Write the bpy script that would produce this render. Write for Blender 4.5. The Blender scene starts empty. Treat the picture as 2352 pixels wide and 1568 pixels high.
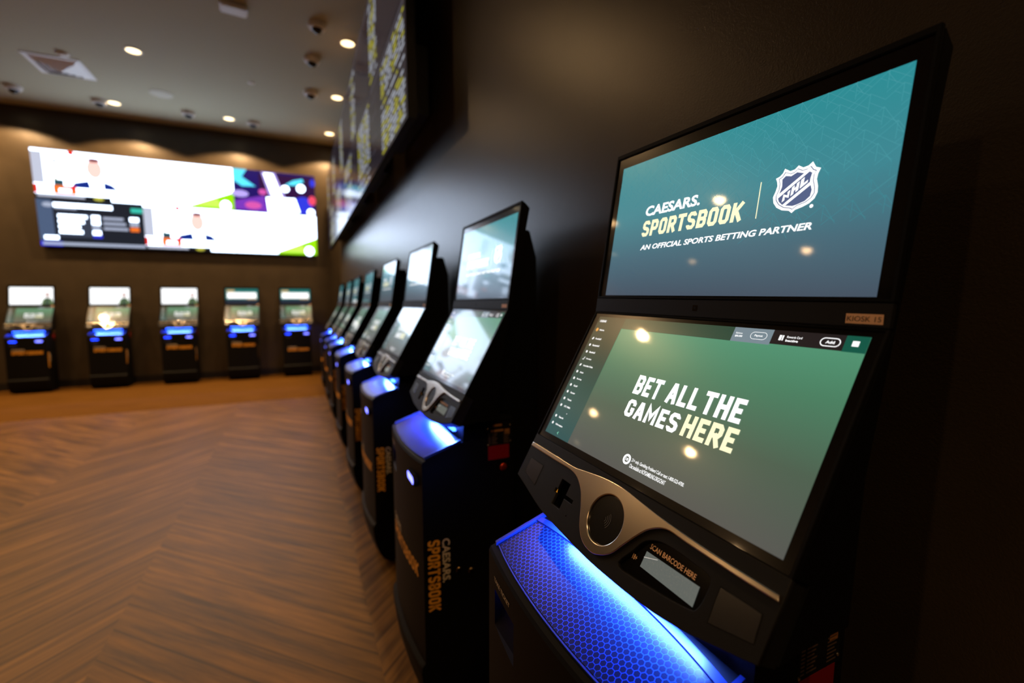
import bpy, bmesh, math, random
from mathutils import Vector, Matrix
random.seed(7)
scene = bpy.context.scene
COL = scene.collection

# ------------------------------------------------------------------ camera, world, exposure
def cam_axes(yaw, pitch, roll):
    cy, sy, cp, sp = math.cos(yaw), math.sin(yaw), math.cos(pitch), math.sin(pitch)
    f = Vector((sy * cp, cy * cp, -sp)); r = Vector((cy, -sy, 0)); u = r.cross(f)
    cr, sr = math.cos(roll), math.sin(roll)
    return cr * r + sr * u, -sr * r + cr * u, f
YAW, PITCH, ROLL, FPX = 0.434486, 0.083233, -0.005018, 1056.62
cr_, cu_, cf_ = cam_axes(YAW, PITCH, ROLL)
cam = bpy.data.cameras.new('camera'); camo = bpy.data.objects.new('camera', cam); COL.objects.link(camo)
camo.matrix_world = Matrix(((cr_.x, cu_.x, -cf_.x, 0), (cr_.y, cu_.y, -cf_.y, 0), (cr_.z, cu_.z, -cf_.z, 1.4), (0, 0, 0, 1)))
cam.sensor_width = 36; cam.lens = FPX * 36 / 2352; cam.clip_start = .02; cam.clip_end = 80
cam.dof.use_dof = True; cam.dof.focus_distance = .76; cam.dof.aperture_fstop = 2.0
scene.camera = camo
w = bpy.data.worlds.new('World'); scene.world = w; w.use_nodes = True
w.node_tree.nodes['Background'].inputs[0].default_value = (.010, .010, .009, 1)
w.node_tree.nodes['Background'].inputs[1].default_value = 1
vs = scene.view_settings
vs.view_transform = 'Standard'; vs.look = 'None'; vs.gamma = 1; vs.use_curve_mapping = False
vs.exposure = 0.0

WARM = (1.0, .60, .27)
DOWN_W = 150        # watts of one ceiling downlight
LED_W = 11.0         # watts of one kiosk shelf light
H = 4.608           # ceiling
YB = 10.303         # back wall
XR = .84            # right wall
XL, YF = -9.0, -4.5 # far left wall, wall behind the camera

# ------------------------------------------------------------------ materials
def lin(c):
    return tuple(((x / 255) / 12.92 if x / 255 <= .04045 else ((x / 255 + .055) / 1.055) ** 2.4) for x in c)
MATS = {}
def mat(name, col, rough=.5, metal=0, spec=.5, emit=None, es=0, coat=0, coat_r=.05, srgb=True):
    if name in MATS: return MATS[name]
    m = bpy.data.materials.new(name); m.use_nodes = True
    b = m.node_tree.nodes['Principled BSDF']
    c = lin(col) if srgb else col
    b.inputs['Base Color'].default_value = (*c, 1); b.inputs['Roughness'].default_value = rough
    b.inputs['Metallic'].default_value = metal; b.inputs['Specular IOR Level'].default_value = spec
    if emit:
        b.inputs['Emission Color'].default_value = (*lin(emit), 1); b.inputs['Emission Strength'].default_value = es
    if coat:
        b.inputs['Coat Weight'].default_value = coat; b.inputs['Coat Roughness'].default_value = coat_r
    MATS[name] = m
    return m
def N(m, t, **kw):
    n = m.node_tree.nodes.new(t)
    for k, v in kw.items(): setattr(n, k, v)
    return n
def L(m, a, b): m.node_tree.links.new(a, b)
def mth(m, op, a, b=None, c=None):
    n = N(m, 'ShaderNodeMath', operation=op)
    for i, x in enumerate((a, b, c)):
        if x is None: continue
        if isinstance(x, (int, float)): n.inputs[i].default_value = x
        else: L(m, x, n.inputs[i])
    return n.outputs[0]
def ramp(m, fac, stops):
    n = N(m, 'ShaderNodeValToRGB'); L(m, fac, n.inputs[0])
    el = n.color_ramp.elements
    while len(el) < len(stops): el.new(.5)
    for e, (p, c) in zip(el, stops): e.position = p; e.color = (*c, 1)
    return n.outputs[0]
def bump(m, height, strength, dist=.001):
    n = N(m, 'ShaderNodeBump'); n.inputs['Strength'].default_value = strength; n.inputs['Distance'].default_value = dist
    L(m, height, n.inputs['Height']); L(m, n.outputs[0], m.node_tree.nodes['Principled BSDF'].inputs['Normal'])
def noise(m, vec, scale, detail=3, rough=.5):
    n = N(m, 'ShaderNodeTexNoise'); n.inputs['Scale'].default_value = scale
    n.inputs['Detail'].default_value = detail; n.inputs['Roughness'].default_value = rough
    if vec is not None: L(m, vec, n.inputs['Vector'])
    return n.outputs[0]
def objco(m): return N(m, 'ShaderNodeTexCoord').outputs['Object']
def vmath(m, op, a, b=None):
    n = N(m, 'ShaderNodeVectorMath', operation=op)
    for i, x in enumerate((a, b)):
        if x is None: continue
        if isinstance(x, tuple): n.inputs[i].default_value = x
        else: L(m, x, n.inputs[i])
    return n

BLACK = mat('black_powder_coat', (13, 13, 13), .55, spec=.10)
bump(BLACK, noise(BLACK, objco(BLACK), 900, 2), .12, .0004)
SIDE = mat('black_side_steel', (8, 8, 8), .6, spec=.10)
PANEL = mat('dark_grey_panel', (22, 22, 23), .55, spec=.20)
bump(PANEL, noise(PANEL, objco(PANEL), 1400, 2), .25, .0004)
GLASS = mat('black_screen_glass', (4, 4, 4), .2, spec=.35, coat=.4, coat_r=.05)
VOID = mat('black_void', (4, 4, 4), .7, spec=.2)
CHROME = mat('satin_metal', (235, 222, 205), .22, metal=1)
READER = mat('reader_disc_glass', (24, 24, 25), .2, spec=.5)
INKGREY = mat('reader_print_grey', (85, 85, 88), .4)
TAN = mat('tan_label', (238, 190, 150), .55)
INK = mat('dark_ink', (75, 50, 35), .6)
TANPRINT = mat('tan_print', (255, 208, 165), .5)
GOLD = mat('gold_lettering', (228, 158, 42), .45)
CREAM = mat('cream_lettering', (205, 190, 165), .5)
RED = mat('red_sticker', (125, 5, 10), .4)
BRASS = mat('brass', (200, 150, 80), .3, metal=1)
RIVET = mat('bright_rivet', (230, 215, 190), .25, metal=1)
GRILLE = mat('speaker_mesh', (70, 70, 72), .25, metal=.95)
def make_grille(m):
    co = objco(m); s = vmath(m, 'MULTIPLY', co, (1 / .0017,) * 3).outputs[0]
    sep = N(m, 'ShaderNodeSeparateXYZ'); L(m, s, sep.inputs[0])
    fx = mth(m, 'SUBTRACT', mth(m, 'FRACT', sep.outputs[0]), .5); fz = mth(m, 'SUBTRACT', mth(m, 'FRACT', sep.outputs[2]), .5)
    d = mth(m, 'ADD', mth(m, 'MULTIPLY', fx, fx), mth(m, 'MULTIPLY', fz, fz))
    L(m, ramp(m, d, [(.07, (.004, .004, .004)), (.11, (.14, .14, .15))]), m.node_tree.nodes['Principled BSDF'].inputs['Base Color'])
make_grille(GRILLE)
WINDOW = mat('scanner_window', (120, 126, 122), .12, metal=.75, emit=(165, 172, 164), es=.30)  # emission stands in for what the glass would reflect
def make_window(m):
    n = noise(m, objco(m), 420, 6, .75); b = m.node_tree.nodes['Principled BSDF']
    L(m, ramp(m, n, [(.52, (.10, .11, .105)), (.72, (.55, .55, .50))]), b.inputs['Base Color'])
make_window(WINDOW)
LEDM = mat('blue_led', (10, 20, 60), .4, emit=(40, 90, 255), es=14)
SLOTLED = mat('blue_slot_light', (10, 20, 60), .4, emit=(25, 60, 255), es=9)
BILLLED = mat('white_blue_bezel_light', (20, 20, 60), .4, emit=(110, 115, 255), es=4.5)
AMBER = mat('amber_led', (60, 30, 5), .4, emit=(235, 150, 40), es=.5)
FEETM = mat('rubber', (12, 12, 12), .7)

# hexagon shelf plate
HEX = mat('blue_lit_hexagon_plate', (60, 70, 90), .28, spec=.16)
def make_hex(m):
    b = m.node_tree.nodes['Principled BSDF']; p = .0094
    co = objco(m); sep = N(m, 'ShaderNodeSeparateXYZ'); L(m, co, sep.inputs[0])
    a = mth(m, 'DIVIDE', mth(m, 'ADD', sep.outputs[1], 2.0), p); c = mth(m, 'DIVIDE', mth(m, 'ADD', sep.outputs[0], 2.0), p)
    S3 = math.sqrt(3)
    def cell(off):
        gx = mth(m, 'SUBTRACT', mth(m, 'FRACT', mth(m, 'SUBTRACT', a, off)), .5)
        gy = mth(m, 'MULTIPLY', mth(m, 'SUBTRACT', mth(m, 'FRACT', mth(m, 'DIVIDE', mth(m, 'SUBTRACT', c, off * S3), S3)), .5), S3)
        ax, ay = mth(m, 'ABSOLUTE', gx), mth(m, 'ABSOLUTE', gy)
        return mth(m, 'MAXIMUM', ax, mth(m, 'ADD', mth(m, 'MULTIPLY', ax, .5), mth(m, 'MULTIPLY', ay, S3 / 2)))
    d = mth(m, 'MINIMUM', cell(0), cell(.5))
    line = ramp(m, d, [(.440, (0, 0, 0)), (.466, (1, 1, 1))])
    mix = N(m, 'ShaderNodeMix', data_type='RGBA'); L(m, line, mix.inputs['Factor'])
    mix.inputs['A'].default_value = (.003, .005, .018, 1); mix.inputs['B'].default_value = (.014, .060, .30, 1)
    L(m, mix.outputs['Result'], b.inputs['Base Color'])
make_hex(HEX)
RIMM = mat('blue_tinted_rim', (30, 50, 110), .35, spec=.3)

# screen image materials: emission under a glossy front
def emit(name, srgb, s=1.0):
    return mat('screen_' + name, (4, 4, 4), .27, spec=.6, emit=srgb, es=s, coat=.8, coat_r=.04)
def grad(name, stops, s=1.0, axis=1):
    m = emit(name, (0, 0, 0), s)
    if m.node_tree.nodes.get('UVdone'): return m
    t = N(m, 'ShaderNodeTexCoord', name='UVdone'); sep = N(m, 'ShaderNodeSeparateXYZ'); L(m, t.outputs['UV'], sep.inputs[0])
    L(m, ramp(m, sep.outputs[axis], [(p, lin(c)) for p, c in stops]), m.node_tree.nodes['Principled BSDF'].inputs['Emission Color'])
    return m
TEAL = grad('teal_artwork', [(0, (72, 86, 102)), (.28, (72, 110, 126)), (.6, (64, 140, 152)), (1, (44, 146, 154))], .95)
TEALLINE = emit('teal_line', (78, 164, 174), .88)
TEALLINE2 = emit('teal_line_faint', (66, 148, 160), .86)
WHITE = emit('white', (255, 255, 255), 1.25)
CREAMS = emit('cream', (255, 249, 205), 1.1)
SLATE = emit('slate', (88, 104, 146), .9)
GREEN = grad('green_page', [(0, (90, 92, 88)), (.35, (82, 104, 86)), (.7, (80, 138, 106)), (1, (90, 164, 128))], .88)
SIDEB = grad('sidebar_green', [(0, (40, 92, 92)), (.4, (34, 84, 74)), (.75, (40, 66, 52)), (1, (44, 62, 48))], .8)
TOPB = emit('topbar_green', (48, 84, 66), .75)
GREYB = emit('balance_grey', (128, 146, 156), .9)
DARKB = emit('rewards_dark', (38, 32, 33), .8)
DGREEN = emit('corner_green', (16, 92, 74), .9)
ORANGE = emit('orange', (240, 170, 80), 1)
GREENLT = emit('mint', (140, 230, 190), 1)

# ------------------------------------------------------------------ mesh helpers
class MB:
    def __init__(s): s.v = []; s.f = []; s.mi = []; s.uv = {}
    def face(s, pts, m=0, uv=None):
        b = len(s.v); s.v += [tuple(p) for p in pts]; s.f.append(tuple(range(b, b + len(pts)))); s.mi.append(m)
        if uv: s.uv[len(s.f) - 1] = uv
    def mesh(s, v, f, m=0):
        b = len(s.v); s.v += [tuple(p) for p in v]
        for q in f: s.f.append(tuple(b + i for i in q)); s.mi.append(m)
    def box(s, x0, x1, y0, y1, z0, z1, m=0):
        v = [(x, y, z) for x in (x0, x1) for y in (y0, y1) for z in (z0, z1)]
        s.mesh(v, [(0, 1, 3, 2), (4, 6, 7, 5), (0, 4, 5, 1), (2, 3, 7, 6), (0, 2, 6, 4), (1, 5, 7, 3)], m)
    def prism(s, poly, a, b, place, m=0):
        n = len(poly); v = [place(p, a) for p in poly] + [place(p, b) for p in poly]
        f = [tuple(range(n)), tuple(range(2 * n - 1, n - 1, -1))] + [(i, n + i, n + (i + 1) % n, (i + 1) % n) for i in range(n)]
        s.mesh(v, f, m)
    def lathe(s, prof, c=(0, 0, 0), n=32, m=0, axis='z', caps=True):
        v = []; 
        for r, z in prof:
            for k in range(n):
                a = 2 * math.pi * k / n; x, y = r * math.cos(a), r * math.sin(a)
                v.append((c[0] + x, c[1] + y, c[2] + z) if axis == 'z' else (c[0] + x, c[1] + z, c[2] + y))
        f = [(i * n + k, i * n + (k + 1) % n, (i + 1) * n + (k + 1) % n, (i + 1) * n + k) for i in range(len(prof) - 1) for k in range(n)]
        if caps: f += [tuple(range(n - 1, -1, -1)), tuple((len(prof) - 1) * n + k for k in range(n))]
        s.mesh(v, f, m)
    def data(s, name, mats, fix=True, smooth=None):
        me = bpy.data.meshes.new(name); me.from_pydata(s.v, [], s.f)
        for q in (mats if isinstance(mats, (list, tuple)) else [mats]): me.materials.append(q)
        me.polygons.foreach_set('material_index', s.mi)
        if s.uv:
            u = me.uv_layers.new(name='UVMap')
            for fi, co in s.uv.items():
                for li, c in zip(me.polygons[fi].loop_indices, co): u.data[li].uv = c
        if fix:
            b = bmesh.new(); b.from_mesh(me); bmesh.ops.recalc_face_normals(b, faces=b.faces); b.to_mesh(me); b.free()
        if smooth:
            me.polygons.foreach_set('use_smooth', [True] * len(me.polygons)); me.set_sharp_from_angle(angle=math.radians(smooth))
        me.update(); return me
    def build(s, name, mats, parent=None, fix=True, smooth=None):
        return link(name, s.data(name, mats, fix, smooth), parent)
def link(name, me, parent=None):
    o = bpy.data.objects.new(name, me); COL.objects.link(o)
    if parent: o.parent = parent
    return o
def thing(name, label, cat, loc=(0, 0, 0), group=None):
    o = bpy.data.objects.new(name, None); COL.objects.link(o); o.location = loc; o.empty_display_size = .1
    return tag(o, label, cat, group)
def tag(o, label, cat, group=None):
    o['label'] = label; o['category'] = cat
    if group: o['group'] = group
    return o
def struct(o): o['kind'] = 'structure'; return o
def bevel(me, w, seg=2, ang=35):
    b = bmesh.new(); b.from_mesh(me); bmesh.ops.remove_doubles(b, verts=b.verts, dist=1e-5)
    e = [x for x in b.edges if len(x.link_faces) == 2 and x.calc_face_angle(0) > math.radians(ang)]
    bmesh.ops.bevel(b, geom=e, offset=w, segments=seg, affect='EDGES', clamp_overlap=True); b.to_mesh(me); b.free(); return me
def from_obj(o):
    dg = bpy.context.evaluated_depsgraph_get(); me = bpy.data.meshes.new_from_object(o.evaluated_get(dg)); return me
def curve2d(loops, extrude=0, bev=0, res=2):
    cu = bpy.data.curves.new('outline', 'CURVE'); cu.dimensions = '2D'; cu.fill_mode = 'BOTH'; cu.extrude = extrude; cu.bevel_depth = bev; cu.bevel_resolution = res
    for lp in loops:
        sp = cu.splines.new('POLY'); sp.points.add(len(lp) - 1); sp.use_cyclic_u = True
        for p, q in zip(sp.points, lp): p.co = (q[0], q[1], 0, 1)
    o = bpy.data.objects.new('outline', cu); COL.objects.link(o); me = from_obj(o)
    bpy.data.objects.remove(o); bpy.data.curves.remove(cu); me.materials.clear(); return me
def catmull(pts, n=6, closed=False):
    out = []; N_ = len(pts)
    rng = range(N_) if closed else range(N_ - 1)
    for i in rng:
        g = lambda k: Vector(pts[k % N_] if closed else pts[min(max(k, 0), N_ - 1)])
        p0, p1, p2, p3 = g(i - 1), g(i), g(i + 1), g(i + 2)
        for k in range(n):
            t = k / n
            out.append(tuple(.5 * (2 * p1 + (p2 - p0) * t + (2 * p0 - 5 * p1 + 4 * p2 - p3) * t * t + (3 * p1 - p0 - 3 * p2 + p3) * t ** 3)))
    if not closed: out.append(tuple(pts[-1]))
    return out

# lettering ---------------------------------------------------------
def font2d(body, weight=.0, box=None, shear=0):
    """flat letters of the built-in font fitted into box (x0, y0, x1, y1), y up"""
    cu = bpy.data.curves.new('t', 'FONT'); cu.body = body; cu.size = 1; cu.offset = weight; cu.resolution_u = 3; cu.shear = shear
    o = bpy.data.objects.new('t', cu); COL.objects.link(o); me = from_obj(o)
    v = [(q.co.x, q.co.y) for q in me.vertices]; f = [tuple(p.vertices) for p in me.polygons]
    bpy.data.objects.remove(o); bpy.data.curves.remove(cu); bpy.data.meshes.remove(me)
    return fit(v, f, box)
def fit(v, f, box):
    if not box: return v, f
    x0, x1 = min(p[0] for p in v), max(p[0] for p in v); y0, y1 = min(p[1] for p in v), max(p[1] for p in v)
    sx, sy = (box[2] - box[0]) / (x1 - x0), (box[3] - box[1]) / (y1 - y0)
    return [(box[0] + (p[0] - x0) * sx, box[1] + (p[1] - y0) * sy) for p in v], f
GL = {
 'B': [[(0, 0), (0, 1), (.78, 1), (1, .86), (1, .63), (.84, .5), (0, .5)], [(.84, .5), (1, .37), (1, .14), (.78, 0), (-.001, 0)]],
 'E': [[(1, 1), (0, 1), (0, 0), (1, 0)], [(0, .5), (.78, .5)]], 'T': [[(0, 1), (1, 1)], [(.5, 1), (.5, 0)]],
 'A': [[(0, 0), (.4, 1), (.6, 1), (1, 0)], [(.16, .28), (.84, .28)]], 'L': [[(0, 1), (0, 0), (1, 0)]],
 'H': [[(0, 0), (0, 1)], [(1, 0), (1, 1)], [(0, .5), (1, .5)]],
 'G': [[(1, .70), (1, .86), (.78, 1), (.22, 1), (0, .86), (0, .14), (.22, 0), (.78, 0), (1, .14), (1, .42), (.62, .42)]],
 'M': [[(0, 0), (0, 1), (.5, .3), (1, 1), (1, 0)]],
 'S': [[(1, .80), (1, .86), (.78, 1), (.22, 1), (0, .86), (0, .66), (.2, .54), (.8, .46), (1, .34), (1, .14), (.78, 0), (.22, 0), (0, .14), (0, .20)]],
 'R': [[(0, 0), (0, 1), (.78, 1), (1, .86), (1, .6), (.8, .46), (0, .46)], [(.5, .46), (1, 0)]],
 'P': [[(0, 0), (0, 1), (.78, 1), (1, .86), (1, .56), (.8, .42), (0, .42)]],
 'O': ['c', [(.22, 1), (.78, 1), (1, .86), (1, .14), (.78, 0), (.22, 0), (0, .14), (0, .86)]],
 'K': [[(0, 0), (0, 1)], [(1, 1), (.06, .4)], [(.34, .6), (1, 0)]], 'N': [[(0, 0), (0, 1), (1, 0), (1, 1)]]}
def stroke(pts, t, closed, ext=True):
    n = len(pts); P = [Vector(p) for p in pts]; lft, rgt = [], []
    if not closed and ext:
        P[0] = P[0] - (P[1] - P[0]).normalized() * t * .5; P[-1] = P[-1] + (P[-1] - P[-2]).normalized() * t * .5
    for i in range(n):
        a = P[i] - P[i - 1] if (closed or i) else P[1] - P[0]
        b = P[(i + 1) % n] - P[i] if (closed or i < n - 1) else P[-1] - P[-2]
        a, b = a.normalized(), b.normalized(); na, nb = Vector((-a.y, a.x)), Vector((-b.y, b.x))
        mm = (na + nb); mm = mm.normalized() if mm.length > 1e-6 else na
        k = min(1 / max(mm.dot(na), .3), 2.2) * t / 2
        lft.append(P[i] + mm * k); rgt.append(P[i] - mm * k)
    v = lft + rgt; rng = range(n) if closed else range(n - 1)
    return [tuple(q) for q in v], [(i, (i + 1) % n, n + (i + 1) % n, n + i) for i in rng]
def block2d(body, box, t=.24, wid=.62, gap=.12, shear=0):
    v, f, x = [], [], 0
    for ch in body:
        if ch == ' ': x += .34; continue
        g = GL[ch]; cl = g[0] == 'c'; ww = wid * (1.22 if ch == 'M' else .86 if ch in 'LE' else 1)
        for st in (g[1:] if cl else g):
            pts = [(x + t / 2 + q[0] * (ww - t), t / 2 + q[1] * (1 - t)) for q in st]
            vv, ff = stroke(pts, t, cl, ch not in 'SG'); b = len(v); v += [(a + shear * c, c) for a, c in vv]; f += [tuple(b + i for i in q) for q in ff]
        x += ww + gap
    return fit(v, f, box)
def put(mb, vf, place, m):
    mb.mesh([place(x, y) for x, y in vf[0]], vf[1], m)

# ------------------------------------------------------------------ room shell
FLOORM = mat('wood_look_floor', (120, 75, 40), .38, spec=.5)
def make_floor(m):
    b = m.node_tree.nodes['Principled BSDF']; co = objco(m); sep = N(m, 'ShaderNodeSeparateXYZ'); L(m, co, sep.inputs[0])
    X, Y = sep.outputs[0], sep.outputs[1]; cw, pw = 1.02, .19
    u = mth(m, 'DIVIDE', mth(m, 'ADD', X, .78 + 20 * cw), cw); ci = mth(m, 'FLOOR', u); fr = mth(m, 'SUBTRACT', u, ci)
    par = mth(m, 'MODULO', ci, 2); sgn = mth(m, 'SUBTRACT', mth(m, 'MULTIPLY', par, 2), 1)
    along = mth(m, 'MULTIPLY', fr, cw)
    # boards run at 45 degrees; even columns climb to the right, odd ones fall
    q = mth(m, 'ADD', Y, mth(m, 'MULTIPLY', mth(m, 'MULTIPLY', sgn, along), -1.0))
    q2 = mth(m, 'DIVIDE', mth(m, 'ADD', q, 50), pw); pi_ = mth(m, 'FLOOR', q2); pf = mth(m, 'SUBTRACT', q2, pi_)
    wn = N(m, 'ShaderNodeTexWhiteNoise', noise_dimensions='2D'); cx = N(m, 'ShaderNodeCombineXYZ'); L(m, pi_, cx.inputs[0]); L(m, ci, cx.inputs[1]); L(m, cx.outputs[0], wn.inputs['Vector'])
    # grain stretched along each board
    s1 = mth(m, 'ADD', mth(m, 'MULTIPLY', pf, pw * 15), mth(m, 'MULTIPLY', wn.outputs['Value'], 40))
    s2 = mth(m, 'MULTIPLY', along, 1.7)
    gv = N(m, 'ShaderNodeCombineXYZ'); L(m, s1, gv.inputs[0]); L(m, s2, gv.inputs[1]); L(m, mth(m, 'MULTIPLY', ci, 7.3), gv.inputs[2])
    g = noise(m, gv.outputs[0], 1.3, 6, .62)
    base = ramp(m, g, [(.30, (.026, .0112, .0018)), (.5, (.110, .053, .0115)), (.70, (.200, .100, .024))])
    tone = mth(m, 'ADD', .80, mth(m, 'MULTIPLY', wn.outputs['Value'], .36))
    gapm = ramp(m, mth(m, 'ABSOLUTE', mth(m, 'SUBTRACT', pf, .5)), [(.455, (1, 1, 1)), (.492, (.15, .15, .15))])
    # the plain strip of boards along the back wall and beside the kiosks
    strip = mth(m, 'GREATER_THAN', Y, 7.52)
    sv = N(m, 'ShaderNodeCombineXYZ'); L(m, mth(m, 'MULTIPLY', X, 1.6), sv.inputs[0]); L(m, mth(m, 'MULTIPLY', Y, 22), sv.inputs[1])
    sg = noise(m, sv.outputs[0], 1.2, 5, .6); sbase = ramp(m, sg, [(.25, (.062, .027, .0045)), (.75, (.130, .060, .011))])
    mu = N(m, 'ShaderNodeMix', data_type='RGBA', blend_type='MULTIPLY'); mu.inputs['Factor'].default_value = 1
    L(m, base, mu.inputs['A']); cb = N(m, 'ShaderNodeCombineColor'); [L(m, tone, cb.inputs[i]) for i in range(3)]; L(m, cb.outputs[0], mu.inputs['B'])
    m2 = N(m, 'ShaderNodeMix', data_type='RGBA', blend_type='MULTIPLY'); m2.inputs['Factor'].default_value = .7; L(m, mu.outputs['Result'], m2.inputs['A']); L(m, gapm, m2.inputs['B'])
    m3 = N(m, 'ShaderNodeMix', data_type='RGBA'); L(m, strip, m3.inputs['Factor']); L(m, m2.outputs['Result'], m3.inputs['A']); L(m, sbase, m3.inputs['B'])
    L(m, m3.outputs['Result'], b.inputs['Base Color'])
    rg = mth(m, 'ADD', mth(m, 'MULTIPLY', strip, .42), mth(m, 'ADD', .40, mth(m, 'MULTIPLY', g, .14)))
    L(m, rg, b.inputs['Roughness'])
    L(m, mth(m, 'SUBTRACT', .10, mth(m, 'MULTIPLY', strip, .08)), b.inputs['Specular IOR Level'])
    bump(m, g, .12, .002)
make_floor(FLOORM)
WALLM = mat('dark_brown_wall_paint', (56, 47, 38), .28, spec=.42)
def make_wall(m):
    co = objco(m); n1 = noise(m, co, 260, 3, .6); n2 = noise(m, co, 3.5, 3)
    b = m.node_tree.nodes['Principled BSDF']
    L(m, ramp(m, n2, [(.3, lin((58, 51, 41))), (.7, lin((65, 57, 46)))]), b.inputs['Base Color']); bump(m, n1, .35, .0012)
make_wall(WALLM)
CEILM = mat('taupe_ceiling_paint', (172, 168, 144), .85, spec=.2)
bump(CEILM, noise(CEILM, objco(CEILM), 180, 3), .15, .001)
BASEM = mat('black_baseboard', (18, 16, 14), .5)
WHITEM = mat('white_plastic', (215, 212, 205), .5)
VENTM = mat('white_enamel', (225, 226, 226), .45)
DARKM = mat('painted_duct_shade', (16, 15, 14), .8)

def slab(name, x0, x1, y0, y1, z0, z1, m):
    b = MB(); b.box(x0, x1, y0, y1, z0, z1); return struct(b.build(name, m))
T = .15
slab('floor', XL - T, XR + T, YF - T, YB + T, -T, 0, FLOORM)
slab('ceiling', XL - T, XR + T, YF - T, YB + T, H, H + T, CEILM)
slab('wall_right', XR, XR + T, YF, YB, 0, H, WALLM)
slab('wall_back', XL - T, XR + T, YB, YB + T, 0, H, WALLM)
slab('wall_left', XL - T, XL, YF, YB, 0, H, WALLM)
slab('wall_front', XL - T, XR + T, YF - T, YF, 0, H, WALLM)
slab('baseboard_back', XL, XR - .013, YB - .012, YB, 0, .13, BASEM)
slab('baseboard_right', XR - .012, XR, YF, YB, 0, .13, BASEM)

# ------------------------------------------------------------------ kiosk
KW = .577
def up(u, v, o=0):      # upper panel: u from the viewer's left, v down from the top edge, o out of the face
    return (u - .2885, .068 - .1488 * v - .9889 * o, 1.7268 - .9889 * v + .1488 * o)
def lo(u, v, o=0):      # lower panel: v down from the kink
    return (u - .2885, .0156 - .4895 * v - .8720 * o, 1.3787 - .8720 * v + .4895 * o)
def yfront(x): return -.268 - .018 * (1 - (x / .248) ** 2)
def rect(mb, mp, u0, u1, v0, v1, o, m, uv=False):
    mb.face([mp(u0, v1, o), mp(u1, v1, o), mp(u1, v0, o), mp(u0, v0, o)], m, [(0, 0), (1, 0), (1, 1), (0, 1)] if uv else None)
def mapmesh(me, fn):
    for q in me.vertices: q.co = fn(*q.co)
    me.update(); return me
def ring(cx, cy, r0, r1, n=36):
    v = [(cx + r * math.cos(2 * math.pi * k / n), cy + r * math.sin(2 * math.pi * k / n)) for r in (r0, r1) for k in range(n)]
    return v, [(k, (k + 1) % n, n + (k + 1) % n, n + k) for k in range(n)]
def pill(cx, cy, hw, hh, t, n=10):
    o, i = [], []
    for s, a0 in ((1, -90), (-1, 90)):
        for k in range(n + 1):
            a = math.radians(a0 + 180 * k / n); c, d = math.cos(a), math.sin(a)
            o.append((cx + s * (hw - hh) + hh * c, cy + hh * d)); i.append((cx + s * (hw - hh) + (hh - t) * c, cy + (hh - t) * d))
    n2 = len(o); return o + i, [(k, (k + 1) % n2, n2 + (k + 1) % n2, n2 + k) for k in range(n2)]
def disc(cx, cy, rx, ry=None, n=18):
    ry = ry or rx
    return [(cx + rx * math.cos(2 * math.pi * k / n), cy + ry * math.sin(2 * math.pi * k / n)) for k in range(n)], [tuple(range(n))]

PARTS = {}   # name -> list of (mesh, children)
def P(name, me, kids=(), label=None): return (name, me, list(kids), label)

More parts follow.
